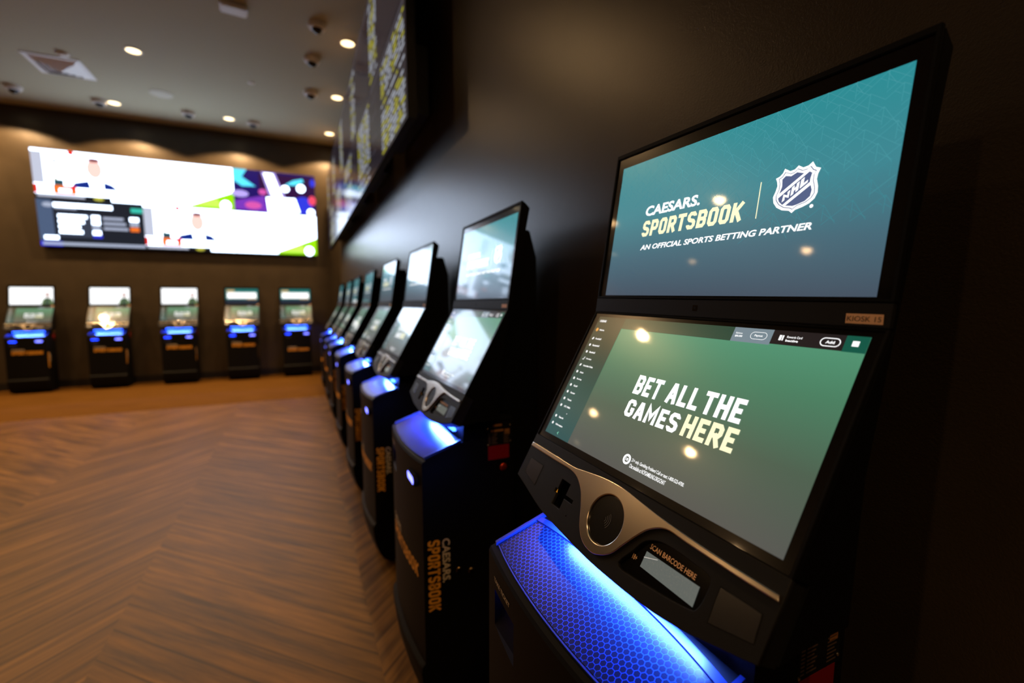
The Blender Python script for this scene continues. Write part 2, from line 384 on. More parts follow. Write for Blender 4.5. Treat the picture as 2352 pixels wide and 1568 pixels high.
def upper_screen(kind):
    b = MB(); o1, o2, o3, o4 = .0015, .0019, .0022, .0025
    rect(b, up, .005, .572, .009, .316, .0010, 0)
    U0, U1, V0, V1 = .0255, .5560, .033, .313
    fl = lambda o: (lambda x, y: up(x, -y, o))
    if kind == 'art':
        mats = [GLASS, TEAL, WHITE, CREAMS, SLATE, TEALLINE, TEALLINE2]
        rect(b, up, U0, U1, V0, V1, o1, 1, True)
        # faint chevron line pattern, upper right
        rnd = random.Random(3); S = .036
        def seg(x0, y0, x1, y1, m):
            t = .00045; 
            if x1 < x0: x0, y0, x1, y1 = x1, y1, x0, y0
            lim = lambda x, y: U0 <= x <= U1 and V0 <= y <= V1
            if not (lim(x0, y0) and lim(x1, y1)): 
                for k in range(24):
                    f = k / 24
                    if lim(x0 + (x1 - x0) * f, y0 + (y1 - y0) * f): x0, y0 = x0 + (x1 - x0) * f, y0 + (y1 - y0) * f; break
                else: return
                for k in range(24):
                    f = k / 24
                    if lim(x1 + (x0 - x1) * f, y1 + (y0 - y1) * f): x1, y1 = x1 + (x0 - x1) * f, y1 + (y0 - y1) * f; break
                else: return
            d = Vector((x1 - x0, y1 - y0))
            if d.length < 1e-4: return
            d.normalize(); n = Vector((-d.y, d.x)) * t / 2
            b.face([up(x0 + n.x, y0 + n.y, o2), up(x1 + n.x, y1 + n.y, o2), up(x1 - n.x, y1 - n.y, o2), up(x0 - n.x, y0 - n.y, o2)], m)
        for i in range(-1, 16):
            for j in range(-2, 8):
                x = U0 + S * i + (S / 2 if j % 2 else 0); y = V0 + S * .62 * j
                lim = .045 + .16 * max(0, (x - U0)) / (U1 - U0)
                if y - V0 > lim: continue
                m = 5 if (y - V0 < lim * .55 and x > .16) else 6
                ln = S * rnd.choice((.5, 1, 1, 1.5))
                seg(x, y, x - ln, y + ln * .75, m); seg(x, y, x + ln * rnd.choice((.5, 1)), y + ln * .75, m)
                seg(x, y, x, y + S * .62, m)
                seg(x, y + S * .3, x + S * .5, y + S * .3 + S * .375, m)
                if rnd.random() < .6: seg(x - S * .25, y + S * .19, x - S * .05, y + S * .34, m)
        put(b, font2d('CAESARS.', .036, (.1195, -.1522, .2585, -.1320), .07), fl(o3), 2)
        put(b, block2d('SPORTSBOOK', (.1165, -.1944, .3520, -.1603), .215, .62, .11, .10), fl(o3), 3)
        put(b, font2d('AN OFFICIAL SPORTS BETTING PARTNER', .03, (.1190, -.2207, .4645, -.2103), .2), fl(o3), 2)
        rect(b, up, .3744, .3760, .1370, .1930, o3, 3)
        sh = [(.3989, .1371), (.4045, .1354), (.4087, .1314), (.411, .1252), (.42, .1308), (.4264, .1298), (.4314, .1253), (.4385, .1299), (.4458, .1289), (.4513, .1247), (.4568, .1335), (.4638, .1365), (.4611, .1436), (.4605, .1507), (.4636, .1611), (.4644, .1698), (.4615, .1777), (.4552, .1833), (.4465, .1868), (.4362, .1894), (.4317, .1933), (.4271, .1893), (.4159, .1868), (.4068, .1814), (.401, .1738), (.3987, .1648), (.4013, .1574), (.4031, .1492), (.4017, .143)]
        inn = [(.4041, .1389), (.4089, .1367), (.4126, .1307), (.4213, .1347), (.427, .1338), (.4312, .1297), (.4385, .1337), (.4453, .1334), (.4498, .1305), (.4543, .1362), (.4588, .1385), (.4561, .1436), (.4566, .1523), (.46, .1628), (.4606, .1702), (.4571, .1763), (.45, .1811), (.4379, .184), (.4318, .1884), (.4278, .1859), (.4181, .1836), (.4097, .178), (.4042, .1705), (.4032, .1643), (.4065, .1551), (.4064, .1466)]
        b.face([up(x, y, o2 + .0001) for x, y in sh], 2)
        cx, cy = .4318, .1585; n = len(inn)
        vv = inn + [(cx + (x - cx) * .965, cy + (y - cy) * .965) for x, y in inn]
        b.mesh([up(x, y, o3) for x, y in vv], [(i, (i + 1) % n, n + (i + 1) % n, n + i) for i in range(n)], 4)
        for pl in ([(.4096, .1408), (.4143, .1366), (.4226, .1388), (.4308, .135), (.4412, .1387), (.4082, .1614), (.411, .1515)],
                   [(.4532, .1577), (.4559, .165), (.4548, .1734), (.4484, .179), (.4375, .1821), (.4316, .1831), (.4203, .1808)],
                   [(.4488, .138), (.4528, .1405), (.4514, .1487), (.4515, .1531), (.4156, .179), (.4096, .1734), (.4073, .1681)]):
            b.face([up(x, y, o3) for x, y in pl], 4)
        a0, a1 = Vector((.4146, .1772)), Vector((.4512, .1520)); d = (a1 - a0)
        for k, ch in enumerate('NHL'):
            v, f = block2d(ch, (0, 0, .255, .0125), .3, .8)
            pts = []
            for x, y in v:
                q = a0 + d * (.02 + .33 * k + x * 1.1); pts.append(up(q.x - .0012 + y * .05, q.y - y, o4))
            b.mesh(pts, f, 2)
        v, f = disc(.4590, .1878, .0026); b.mesh([up(x, y, o3) for x, y in v], f, 2)
    elif kind == 'white':
        mats = [GLASS, emit('white_promo', (252, 254, 255), 1.5), emit('promo_face', (215, 190, 185), 1), emit('promo_green', (120, 150, 100), .7), emit('promo_dark', (70, 95, 90), .6)]
        rect(b, up, U0, U1, V0, V1, o1, 1)
        v, f = disc(.485, .155, .030, .042); b.mesh([up(x, y, o3) for x, y in v], f, 2)
        b.face([up(x, y, o2) for x, y in [(.41, V1), (.425, .24), (.46, .205), (.515, .205), (.545, .24), (U1, .28), (U1, V1)]], 3)
        b.face([up(x, y, o3) for x, y in [(.452, V1), (.462, .205), (.478, .205), (.482, V1)]], 4)
        rect(b, up, .492, .51, .21, V1, o3, 4)
    else:
        mats = [GLASS, emit('teal_strip', (30, 125, 120), .9), emit('white_band', (255, 255, 255), 1.6), emit('navy_strip', (30, 48, 66), .9), emit('promo_orange', (225, 190, 130), 1), GREEN]
        rect(b, up, U0, U1, V0, V1, o1, 1)
        rect(b, up, U0, U1, .235, V1, o2, 3)
        rect(b, up, .05, .53, .105, .215, o3, 2); rect(b, up, .045, .17, .055, .09, o3, 4); rect(b, up, .37, .53, .222, .236, o3, 4)
    return b.data('upper_screen', mats, fix=False)

def lower_screen():
    b = MB(); o1, o2, o3 = .0015, .0019, .0023
    mats = [GLASS, GREEN, SIDEB, TOPB, GREYB, DARKB, DGREEN, WHITE, CREAMS, ORANGE, GREENLT]
    rect(b, lo, .005, .572, .003, .3045, .0010, 0)
    U0, U1, V0, V1 = .0232, .5600, .0112, .2920
    rect(b, lo, U0, U1, V0, V1, o1, 1, True)
    rect(b, lo, U0, .1120, V0, V1, o2, 2, True); rect(b, lo, .1120, .3735, V0, .0350, o2, 3)
    rect(b, lo, .3735, .4380, V0, .0350, o2, 4); rect(b, lo, .4380, .5338, V0, .0330, o2, 5); rect(b, lo, .5338, U1, V0, .0335, o2, 6)
    fl = lambda x, y: lo(x, -y, o3)
    put(b, block2d('BET', (.2225, -.158, .2862, -.1213), .21), fl, 7)
    put(b, block2d('ALL', (.3015, -.158, .3668, -.1213), .21), fl, 7)
    put(b, block2d('THE', (.3748, -.158, .4440, -.1213), .21), fl, 7)
    put(b, block2d('GAMES', (.2245, -.2015, .3480, -.1648), .21), fl, 7)
    put(b, block2d('HERE', (.3575, -.2015, .4500, -.1648), .21), fl, 8)
    put(b, ring(.2785, -.2685, .0049, .0089), fl, 7); put(b, font2d('18', .03, (.2752, -.2710, .2818, -.2660)), fl, 7)
    put(b, font2d('21+ only. Gambling Problem? Call or text 1-800-522-4700.', .012, (.2900, -.2702, .4020, -.2630)), fl, 7)
    put(b, font2d('Chat available at NCPGAMBLING.ORG/CHAT', .012, (.2900, -.2790, .3700, -.2722)), fl, 7)
    put(b, font2d('CAESARS', .03, (.0308, -.0243, .0535, -.0192)), fl, 7)
    names = ['Home', 'Football', 'Basketball', 'Baseball', 'Hockey', 'Australian Rules', 'Auto', 'Boxing', 'Golf', 'Soccer', 'Tennis', 'UFC / MMA', 'Search', 'Information']
    vs_ = [.0431, .0646, .0806, .0972, .1137, .1295, .1458, .1619, .178, .1942, .2105, .2264, .2518, .2680]
    ue = [.0602, .0642, .0683, .0654, .0639, .0805, .0586, .0630, .0600, .0636, .0625, .0704, .0640, .0738]
    for k, (nm, v, e) in enumerate(zip(names, vs_, ue)):
        u0 = .0445 + .0003 * k * .8
        put(b, font2d(nm, .03, (u0, -v - .0019, e, -v + .0019)), fl, 7)
        r = .0042 if k == 0 else .0028
        if k == 4:
            put(b, stroke([(.0385, -v + .003), (.0362, -v - .0022), (.0335, -v - .0024)], .0015, False), fl, 7)
        elif k in (1, 5):
            vv, f = disc(0, 0, .0034, .0021); a = .8
            put(b, ([(.0355 + x * math.cos(a) - y * math.sin(a), -v + x * math.sin(a) + y * math.cos(a)) for x, y in vv], f), fl, 7)
        else: put(b, disc(.0352, -v, r), fl, 9 if k == 0 else 7)
    put(b, ([(.0668, -.2394), (.0695, -.2394), (.0681, -.2415)], [(0, 1, 2)]), fl, 7)
    put(b, stroke([(.0695, -.2812), (.0668, -.2835), (.0695, -.2858)], .0013, False), fl, 10)
    put(b, font2d('Balance', .0, (.3788, -.0222, .3900, -.0194)), fl, 7); put(b, font2d('$0.00', .03, (.3788, -.0277, .3915, -.0243)), fl, 7)
    put(b, pill(.4175, -.0228, .0132, .0060, .0006), fl, 7); put(b, font2d('Payout', .02, (.4110, -.0250, .4240, -.0210)), fl, 7)
    rect(b, lo, .4490, .4525, .0185, .0265, o3, 7); rect(b, lo, .4535, .4555, .0185, .0265, o3, 7)
    put(b, font2d('Rewards Card', .01, (.4600, -.0222, .4810, -.0188)), fl, 7); put(b, font2d('Inactive', .035, (.4595, -.0277, .4770, -.0242)), fl, 7)
    put(b, pill(.5172, -.0226, .0125, .0062, .0012), fl, 7); put(b, font2d('Add', .03, (.5118, -.0246, .5228, -.0206)), fl, 7)
    vv, f = disc(.5465, -.0218, .0052, .0042, 8); put(b, ([(.5465 + (.0038 if x > .5465 else -.0038) * min(1, abs(x - .5465) / .0030), -.0218 + (.0036 if y > -.0218 else -.0036) * min(1, abs(y + .0218) / .0025)) for x, y in vv], f), fl, 7)
    return b.data('lower_screen', mats, fix=False)

def make_parts():
    out = []
    place_x = lambda p, x: (x, p[0], p[1])
    # --- lower cabinet, lofted across its width, with the rounded foot and the scooped ticket pocket
    b = MB(); n = 28; rows = []
    for i in range(n + 1):
        x = -.248 + .496 * i / n; y = yfront(x); zt = lambda yy: .905 + (yy + .268) * .337
        fl_ = 1 if 0 < i < n else .9
        rows.append([(x, y + .062, .015), (x, y + .040, .030), (x, y + .020, .060), (x, y + .004, .105), (x, y - .008 * fl_, .150), (x, y - .015 * fl_, .200), (x, y - .013 * fl_, .222), (x, y, .235), (x, y, zt(y) - .006), (x, y + .004, zt(y)), (x, -.132, zt(-.132)), (x, -.128, 1.012), (x, .051, 1.012), (x, .051, .015)])
    k = len(rows[0]); v = [p for r in rows for p in r]; f = []
    for i in range(n):
        for j in range(k): f.append((i * k + j, (i + 1) * k + j, (i + 1) * k + (j + 1) % k, i * k + (j + 1) % k))
    f += [tuple(range(k)), tuple(n * k + j for j in range(k - 1, -1, -1))]
    b.mesh(v, f); me = b.data('cabinet', BLACK)
    base = link('tmp', me); c = MB(); c.prism([(-.40, .846), (-.247, .838), (-.252, .80), (-.274, .765), (-.30, .745), (-.40, .70)], -.205, -.100, place_x); cut = link('cut', c.data('cut', BLACK))
    md = base.modifiers.new('b', 'BOOLEAN'); md.operation = 'DIFFERENCE'; md.object = cut; md.solver = 'EXACT'
    me2 = from_obj(base); bpy.data.objects.remove(base); bpy.data.objects.remove(cut)
    me2.materials.clear(); me2.materials.append(BLACK); me2.materials.append(SIDE)
    for p in me2.polygons:
        p.material_index = 1 if abs(p.normal.x) > .9 and abs(p.center.x) > .24 else 0
    kids = []
    # shelf plate and its rim
    fs = []
    nn = 26
    front = [(-.232 + .464 * i / nn) for i in range(nn + 1)]
    slope = lambda x, y, o: (x, y, .905 + (y + .268) * .337 + o)
    fr = [(x, yfront(x) + .016 + .003 * (abs(x) / .232) ** 4) for x in front]; bk = [(x, -.150 - .016 * (abs(x) / .232) ** 2.5) for x in reversed(front)]
    b = MB(); poly = fr + bk; b.prism(poly, .001, .004, lambda p, o: slope(p[0], p[1], o)); plate = b.data('shelf_plate', HEX)
    b = MB()
    for s in (-1, 1):
        pl = [(s * .2335, yfront(.2335) + .012), (s * .2405, yfront(.2405) + .012), (s * .2405, -.136), (s * .2335, -.136)]
        b.prism(pl, .0005, .009, lambda p, o: slope(p[0], p[1], o))
    st = bk + [(x, y + .012) for x, y in reversed(bk)]
    b.prism(st, .0008, .0075, lambda p, o: slope(p[0], p[1], o))
    li = [(x, y - .0035) for x, y in fr] + [(x, y - .0008) for x, y in reversed(fr)]
    b.prism(li, .0005, .0035, lambda p, o: slope(p[0], p[1], o))
    rim = b.data('shelf_rim', RIMM)
    kids += [P('shelf_plate', plate, [P('shelf_rim', rim)])]
    # ticket pocket light
    b = MB(); b.box(-.197, -.108, -.262, -.2525, .826, .837); kids.append(P('ticket_slot', b.data('ticket_slot', SLOTLED), (), 'blue lit ticket slot'))
    # bill slot: bezel with its lit window
    xb = .166; yb = yfront(xb)
    b = MB(); pv, pf = pill(xb, .832, .052, .020, .004)
    b.prism(pv[:len(pv) // 2], yb - .009, yb + .010, lambda p, y: (p[0], y, p[1])); bez = bevel(b.data('bill_slot', BLACK), .002)
    b = MB(); pv, pf = pill(xb, .832, .044, .0125, .004); h = pv[:len(pv) // 2]; b.face([(p[0], yb - .0094, p[1]) for p in h]); kids.append(P('bill_slot', bez, [P('lit_window', b.data('lit_window', BILLLED, fix=False), (), 'glowing blue window')]))
    # lettering on the front and side
    def onf(x, y): return (x, yfront(x) - .0012, y)
    b = MB(); put(b, font2d('TAKE TICKET', .02, (-.205, .858, -.118, .867)), onf, 0)
    kids.append(P('slot_caption', b.data('slot_caption', CREAM, fix=False)))
    b = MB(); put(b, font2d('CAESARS.', .022, (-.165, .562, -.01, .587), .1), onf, 0); put(b, block2d('SPORTSBOOK', (-.170, .502, .205, .554), .21, .62, .11, .1), onf, 1)
    front_letter = b.data('front_lettering', [CREAM, GOLD], fix=False)
    kids.append(P('front_lettering', front_letter))
    def onside(x, y): return (.2492, y - .6, x)       # x = height, y = distance in
    b = MB()
    for body, bx, m in (('SPORTSBOOK', (.404, .344, .645, .387), 1), ('CAESARS.', (.495, .393, .642, .419), 0)):
        vf = block2d(body, (0, 0, 1, 1), .21, .62, .11, .08) if m else font2d(body, .022, (0, 0, 1, 1), .08)
        put(b, ([(bx[2] - x * (bx[2] - bx[0]), bx[1] + y * (bx[3] - bx[1])) for x, y in vf[0]], vf[1]), onside, m)
    kids.append(P('side_lettering', b.data('side_lettering', [CREAM, GOLD], fix=False)))
    # rating plate, sticker, push button, locks on the side
    b = MB(); S_ = lambda x, z, o=.001: (.248 + o, x - .6, z)
    b.face([S_(.552, .925, .0006), S_(.640, .925, .0006), S_(.640, 1.0, .0006), S_(.552, 1.0, .0006)], 0)
    for z0, z1, x0, x1 in ((.990, .997, .572, .606), (.972, .979, .566, .612), (.960, .978, .616, .634)): b.face([S_(x0, z0), S_(x1, z0), S_(x1, z1), S_(x0, z1)], 1)
    for k in range(7):
        z = .966 - k * .0055
        for x0, x1 in ((.557, .565), (.569, .590 - .003 * (k % 3)), (.612, .632 - .004 * (k % 2))): b.face([S_(x0, z - .0012), S_(x1, z - .0012), S_(x1, z + .0012), S_(x0, z + .0012)], 2)
    rks = []
    for x, z in ((.555, .985), (.637, .990), (.637, .935), (.555, .930)):
        rk = MB(); rk.lathe([(.0026, 0), (.0024, .0012), (.001, .002)], (0, 0, 0), 10); rk.v = [(.2485 + q[2], x - .6 + q[0], z + q[1]) for q in rk.v]; rks.append(P('rivet', rk.data('rivet', RIVET)))
    plate_me = b.data('rating_plate', [VOID, mat('gold_print', (150, 100, 50), .5), mat('dim_print', (88, 70, 56), .5)], fix=False)
    kids.append(P('rating_plate', plate_me, rks))
    b = MB(); b.box(.2480, .2488, -.044, .032, .878, .925); kids.append(P('warning_sticker', b.data('warning_sticker', RED), (), 'red sticker'))
    b = MB(); b.lathe([(.0125, 0), (.0125, .004), (.009, .007), (.003, .008)], n=24); b.v = [(.2475 + q[2], .010 + q[0], .848 + q[1]) for q in b.v]
    kids.append(P('push_button', b.data('push_button', mat('red_brass_button', (190, 60, 30), .25, metal=.8), smooth=40), (), 'small reddish round button'))
    for x, z in ((.448, .525), (.491, .512)):
        b = MB(); b.lathe([(.010, 0), (.010, .003), (.008, .005), (.003, .005)], n=20); b.v = [(.2475 + q[2], x - .6 + q[0], z + q[1]) for q in b.v]; kids.append(P('lock', b.data('lock', mat('lock_metal', (120, 100, 70), .25, metal=1), smooth=40)))
    out.append(P('cabinet', me2)); out += kids
    # --- levelling feet
    # --- rear column
    b = MB(); b.prism([(.0515, .015), (.177, .015), (.177, 1.56), (.150, 1.655), (.086, 1.655), (.0, 1.22), (.0, 1.013), (.0515, 1.013)], -.1765, .1765, place_x)
    out.append(P('rear_column', bevel(b.data('rear_column', SIDE), .004)))
    # --- head housing
    o_ = -.0022
    p1 = up(0, .0, o_); p2 = lo(0, 0, o_); p3 = lo(0, .402, -.030); p4 = lo(0, .3062, o_); p5 = lo(0, .3062, -.030)
    b = MB(); b.prism([(p1[1], 1.7268), (.094, 1.707), (-.0114, 1.204), (-.0204, 1.02), (-.10, 1.02), (p3[1], p3[2]), (p5[1], p5[2]), (p4[1], p4[2]), (p2[1], p2[2])], -.2885, .2885, place_x)
    me = bevel(b.data('head_housing', BLACK), .0025); me.materials.append(SIDE)
    for p in me.polygons: p.material_index = 1 if abs(p.normal.x) > .8 else 0
    head_kids = []
    # rim that frames the upper screen
    b = MB(); a = (.0, .0, .577, .3195); c = (.0055, .0095, .5715, .3155); h_ = .0045
    pts = [(a[0], a[1]), (a[2], a[1]), (a[2], a[3]), (a[0], a[3])]; ptc = [(c[0], c[1]), (c[2], c[1]), (c[2], c[3]), (c[0], c[3])]
    v = [up(x, y, o) for o in (-.002, h_) for x, y in pts] + [up(x, y, o) for o in (h_, -.002) for x, y in ptc]
    f = []
    for r in range(3):
        for i in range(4): f.append((r * 4 + i, r * 4 + (i + 1) % 4, (r + 1) * 4 + (i + 1) % 4, (r + 1) * 4 + i))
    b.mesh(v, f); head_kids.append(P('screen_frame', bevel(b.data('screen_frame', BLACK), .001)))
    b = MB(); b.mesh([up(x, y, o) for o in (-.002, h_) for x, y in ((0, .3205), (.577, .3205), (.577, .3505), (0, .3505))], [(0, 1, 2, 3), (4, 5, 6, 7), (0, 1, 5, 4), (1, 2, 6, 5), (2, 3, 7, 6), (3, 0, 4, 7)])
    bar = bevel(b.data('divider_bar', PANEL), .0012)
    b = MB(); rect(b, up, .2810, .2908, .3295, .3397, h_ + .0004, 0); v, f = disc(.2859, .3346, .0022); b.mesh([up(x, y, h_ + .0007) for x, y in v], f, 1)
    wc = b.data('webcam', [mat('webcam_window', (38, 32, 26), .15), VOID], fix=False)
    head_kids.append(P('divider_bar', bar, [P('webcam', wc)]))
    # frame of the lower screen
    b = MB(); v = [lo(x, y, o) for o in (-.002, .0035) for x, y in ((0, .0), (.577, .0), (.577, .306), (0, .306))] + [lo(x, y, o) for o in (.0035, -.002) for x, y in ((.0048, .0032), (.5722, .0032), (.5722, .3042), (.0048, .3042))]
    b.mesh(v, f2 := [(r * 4 + i, r * 4 + (i + 1) % 4, (r + 1) * 4 + (i + 1) % 4, (r + 1) * 4 + i) for r in range(3) for i in range(4)])
    head_kids.append(P('screen_frame', bevel(b.data('screen_frame', BLACK), .001)))
    out.append(P('head_housing', me)); out += head_kids
    # --- control panel, a plate with real openings
    arc = [(.5755, .4010), (.553, .4075), (.5015, .4210), (.4772, .4262), (.4346, .4325), (.3928, .4358), (.3442, .4376), (.2885, .4380), (.2184, .4345), (.1585, .4303), (.117, .4256), (.0465, .4105), (.0015, .4010)]
    arc = catmull(arc, 4)
    outer = [(.0015, .3068), (.5755, .3068)] + arc
    slot = [(.1475, .3552), (.1775, .3552), (.1775, .3763), (.2028, .3763), (.2028, .3850), (.1775, .3850), (.1775, .4060), (.1475, .4060), (.1475, .3850), (.1400, .3850), (.1400, .3755), (.1475, .3755)]
    pin = disc(.2015, .407, .0021)[0]
    scan = catmull([(.352, .4165), (.366, .384), (.381, .361), (.411, .3492), (.465, .3492), (.492, .3530), (.4955, .3700), (.4915, .394), (.478, .402), (.4216, .4111)], 4, True)
    me = curve2d([[(x, -y) for x, y in lp] for lp in (outer, slot, pin, scan)], .0025, .0010, 2)
    mapmesh(me, lambda x, y, z: lo(x, -y, z + .0001)); me.materials.append(PANEL)
    sk = MB(); n_ = len(outer); sk.mesh([lo(x, y, o) for o in (.001, -.031) for x, y in outer], [(i, (i + 1) % n_, n_ + (i + 1) % n_, n_ + i) for i in range(n_)])
    bb = bmesh.new(); bb.from_mesh(me); bb.from_mesh(sk.data('skirt', PANEL)); bb.to_mesh(me); bb.free()
    kids = []
    up_ = catmull([(.0110, .3258), (.1158, .3258), (.1700, .3260), (.2000, .3222), (.2382, .3170), (.2720, .3142), (.3055, .3140), (.3495, .3185), (.3880, .3224), (.4223, .3246), (.4682, .3266), (.5201, .3278), (.5719, .3279)], 5)
    dn = catmull([(.5731, .3318), (.5219, .3322), (.4485, .3308), (.4092, .3302), (.3823, .3434), (.3656, .3619), (.3500, .3838), (.3338, .4065), (.3150, .4188), (.2957, .4241), (.2708, .4200), (.2496, .4035), (.2302, .3724), (.2094, .3482), (.1744, .3322), (.1036, .3316), (.0100, .3316)], 5)
    RC = (.2956, .3700)
    tme = curve2d([[(x, -y) for x, y in up_ + dn], [(x, -y) for x, y in disc(RC[0], RC[1], .0412, n=56)[0]]], .0012, .0017, 4)
    mapmesh(tme, lambda x, y, z: lo(x, -y, .0036 + .0026 + z)); tme.materials.append(CHROME); tme.polygons.foreach_set('use_smooth', [True] * len(tme.polygons)); tme.set_sharp_from_angle(angle=math.radians(40))
    kids.append(P('metal_trim', tme, (), 'satin champagne metal trim'))
    b = MB(); b.lathe([(.0440, 0), (.0440, .0022), (.0430, .0034), (.0412, .0034), (.0405, .0020)], n=56, caps=False); b.v = [lo(RC[0] + q[0], RC[1] + q[1], .0050 + q[2]) for q in b.v]
    rg = b.data('reader_ring', CHROME, smooth=40)
    b = MB(); b.lathe([(.0404, 0), (.0404, .0022), (.0380, .0028), (.0005, .0028)], n=56); b.v = [lo(RC[0] + q[0], RC[1] + q[1], .0028 + q[2]) for q in b.v]
    for k in range(4):
        r = .0045 + .0036 * k; pts = [(RC[0] - .005 + r * math.cos(a), -RC[1] + r * math.sin(a)) for a in [math.radians(-48 + 96 * i / 10) for i in range(11)]]
        v, f = stroke(pts, .0009, False); b.mesh([lo(x, -y, .0061) for x, y in v], f, 1)
    kids.append(P('tap_reader', b.data('tap_reader', [READER, INKGREY], smooth=8), (), 'round black contactless reader')); kids.append(P('reader_ring', rg))
    b = MB()
    def inset(x0, x1, y0, y1, d):
        b.mesh([lo(x, y, o) for o in (-.004, d) for x, y in ((x0, y0), (x1, y0), (x1, y1), (x0, y1))], [(4, 5, 6, 7), (0, 1, 5, 4), (1, 2, 6, 5), (2, 3, 7, 6), (3, 0, 4, 7)])
    inset(.138, .205, .353, .408, -.022)
    b.face([lo(.1412, .3846, -.001), lo(.1462, .3846, -.001), lo(.1432, .3768, -.001)], 1)
    kids.append(P('card_slot', b.data('card_slot', [VOID, AMBER], fix=False)))
    # scanner: glossy black insert, lettering and its window
    b = MB(); n_ = len(scan); b.mesh([lo(x, y, -.0028) for x, y in scan], [tuple(range(n_))], 0)
    put(b, font2d('SCAN BARCODE HERE', .014, (.3880, -.3680, .4700, -.3605)), lambda x, y: lo(x, -y, -.0022), 1)
    put(b, font2d('18+', .01, (.3655, -.3945, .3745, -.3870)), lambda x, y: lo(x, -y, -.0022), 1)
    sb = b.data('barcode_scanner', [mat('scanner_black_gloss', (8, 8, 8), .15), TANPRINT], fix=False)
    b = MB(); b.face([lo(.3850, .3968, -.0018), lo(.4812, .3968, -.0018), lo(.4800, .3710, -.0018), lo(.3856, .3735, -.0018)])
    b.face([lo(.3853, .3822, -.0014), lo(.4080, .3745, -.0014), lo(.4085, .3752, -.0014), lo(.3853, .3832, -.0014)], 1)  # bright glint painted on the window as a glowing diagonal sliver
    kids.append(P('barcode_scanner', sb)); kids.append(P('scanner_window', b.data('scanner_window', [WINDOW, mat('window_glint', (220, 225, 225), .2, emit=(220, 225, 225), es=.5)], fix=False), (), 'grey scanner window'))
    for q in ([(.0228, .3558), (.0742, .3558), (.0751, .3980), (.0235, .3872)], [(.5083, .3555), (.5617, .3545), (.5645, .3860), (.5100, .3985)]):
        b = MB(); b.face([lo(x, y, .0041) for x, y in q]); cx_, cy_ = sum(x for x, y in q) / 4, sum(y for x, y in q) / 4
        e = [(cx_ + (x - cx_) * 1.05, cy_ + (y - cy_) * 1.06) for x, y in q]; b.mesh([lo(x, y, .0038) for x, y in e], [(0, 1, 2, 3)], 1)
        kids.append(P('speaker_grille', b.data('speaker_grille', [GRILLE, VOID], fix=False)))
    out.append(P('control_panel', me, kids))
    # --- strip light under the control panel
    b = MB(); b.box(-.190, .190, -.146, -.136, .9745, .9825); out.append(P('strip_light', b.data('strip_light', LEDM)))
    return out, front_letter
KPARTS, FRONT_LETTER = make_parts()
LOWER = lower_screen()
UPPER = {k: upper_screen(k) for k in ('art', 'white', 'band')}
def label_plate(txt):
    b = MB(); o = .0050
    b.mesh([up(x, y, z) for z in (.0042, o) for x, y in ((.5275, .3342), (.5682, .3342), (.5690, .3464), (.5280, .3464))], [(0, 1, 2, 3), (4, 5, 6, 7), (0, 1, 5, 4), (1, 2, 6, 5), (2, 3, 7, 6), (3, 0, 4, 7)])
    if txt: put(b, font2d(txt, .0, (.5295, -.3435, .5668, -.3372)), lambda x, y: up(x, -y, o + .0003), 1)
    return b.data('number_label', [TAN, INK], fix=False)
LAB_BLANK, LAB15 = label_plate(''), label_plate('KIOSK 15')
BACK_LETTER = FRONT_LETTER.copy()
for q in BACK_LETTER.vertices: q.co.z += .125
LED = bpy.data.lights.new('shelf_light', 'AREA'); LED.shape = 'RECTANGLE'; LED.size = .34; LED.size_y = .02; LED.energy = LED_W; LED.color = (.07, .17, 1.0)
FOOT = MB(); FOOT.lathe([(.02, 0), (.02, .006), (.008, .007), (.008, .016)], (0, 0, 0), 16); FOOTME = FOOT.data('levelling_foot', FEETM)

def make_kiosk(label, group, upper='art', lab=LAB_BLANK, letter=None, feet=True):
    root = thing('betting_kiosk', label, 'kiosk', group=group)
    def add(part, parent, depth=1):
        o = link(part[0], part[1] if not (letter and part[0] == 'front_lettering') else letter, parent)
        if part[3]: o['label'] = part[3]
        for kk in part[2]: add(kk, o, depth + 1)
        return o
    for p in KPARTS:
        o = add(p, root)
        if p[0] == 'divider_bar': link('number_label', lab, o)['label'] = 'tan number label'
        if p[0] == 'strip_light':
            lt = bpy.data.objects.new('shelf_light', LED); COL.objects.link(lt); lt.parent = o
            lt.location = (0, -.153, .998); lt.rotation_euler = (math.radians(-14), 0, 0)
    link('upper_screen', UPPER[upper], root); link('lower_screen', LOWER, root)
    if feet:
        for sx in (-.2, .2):
            for sy in (-.16, .03): link('levelling_foot', FOOTME, root).location = (sx, sy, 0)
    return root
RG = 'betting kiosks in the row along the right wall'
BG = 'betting kiosks along the back wall'
# the nearest one stands slightly out of true
k15 = make_kiosk('nearest black betting kiosk, tan label reading KIOSK 15 beside its screens', RG, lab=LAB15, feet=False)
ro, ya = .0218, .0084
M3 = Matrix.Rotation(ya, 3, 'Z') @ Matrix.Rotation(ro, 3, 'X')
R90 = Matrix.Rotation(-math.pi / 2, 3, 'Z')
k15.matrix_world = Matrix.Translation(Vector((.8466, .6180, -.0063)) + M3 @ Vector((-.24, 0, 0))) @ (M3 @ R90).to_4x4()
rowY = [1.3506, 2.4047, 3.3991, 4.4839, 5.5751, 6.4571, 7.6770]
ordl = ['second black betting kiosk from the camera in the right row, red sticker on its side',
        'third black betting kiosk from the camera in the right wall row', 'fourth black betting kiosk from the camera in the right wall row',
        'fifth black betting kiosk from the camera in the right wall row', 'sixth black betting kiosk from the camera, third from the far end of the row',
        'black betting kiosk second from the far end of the right row', 'farthest black betting kiosk of the right row, nearest the room corner']
for y, lb in zip(rowY, ordl):
    k = make_kiosk(lb, RG); k.location = (.6, y + .2885, 0); k.rotation_euler = (0, 0, -math.pi / 2)
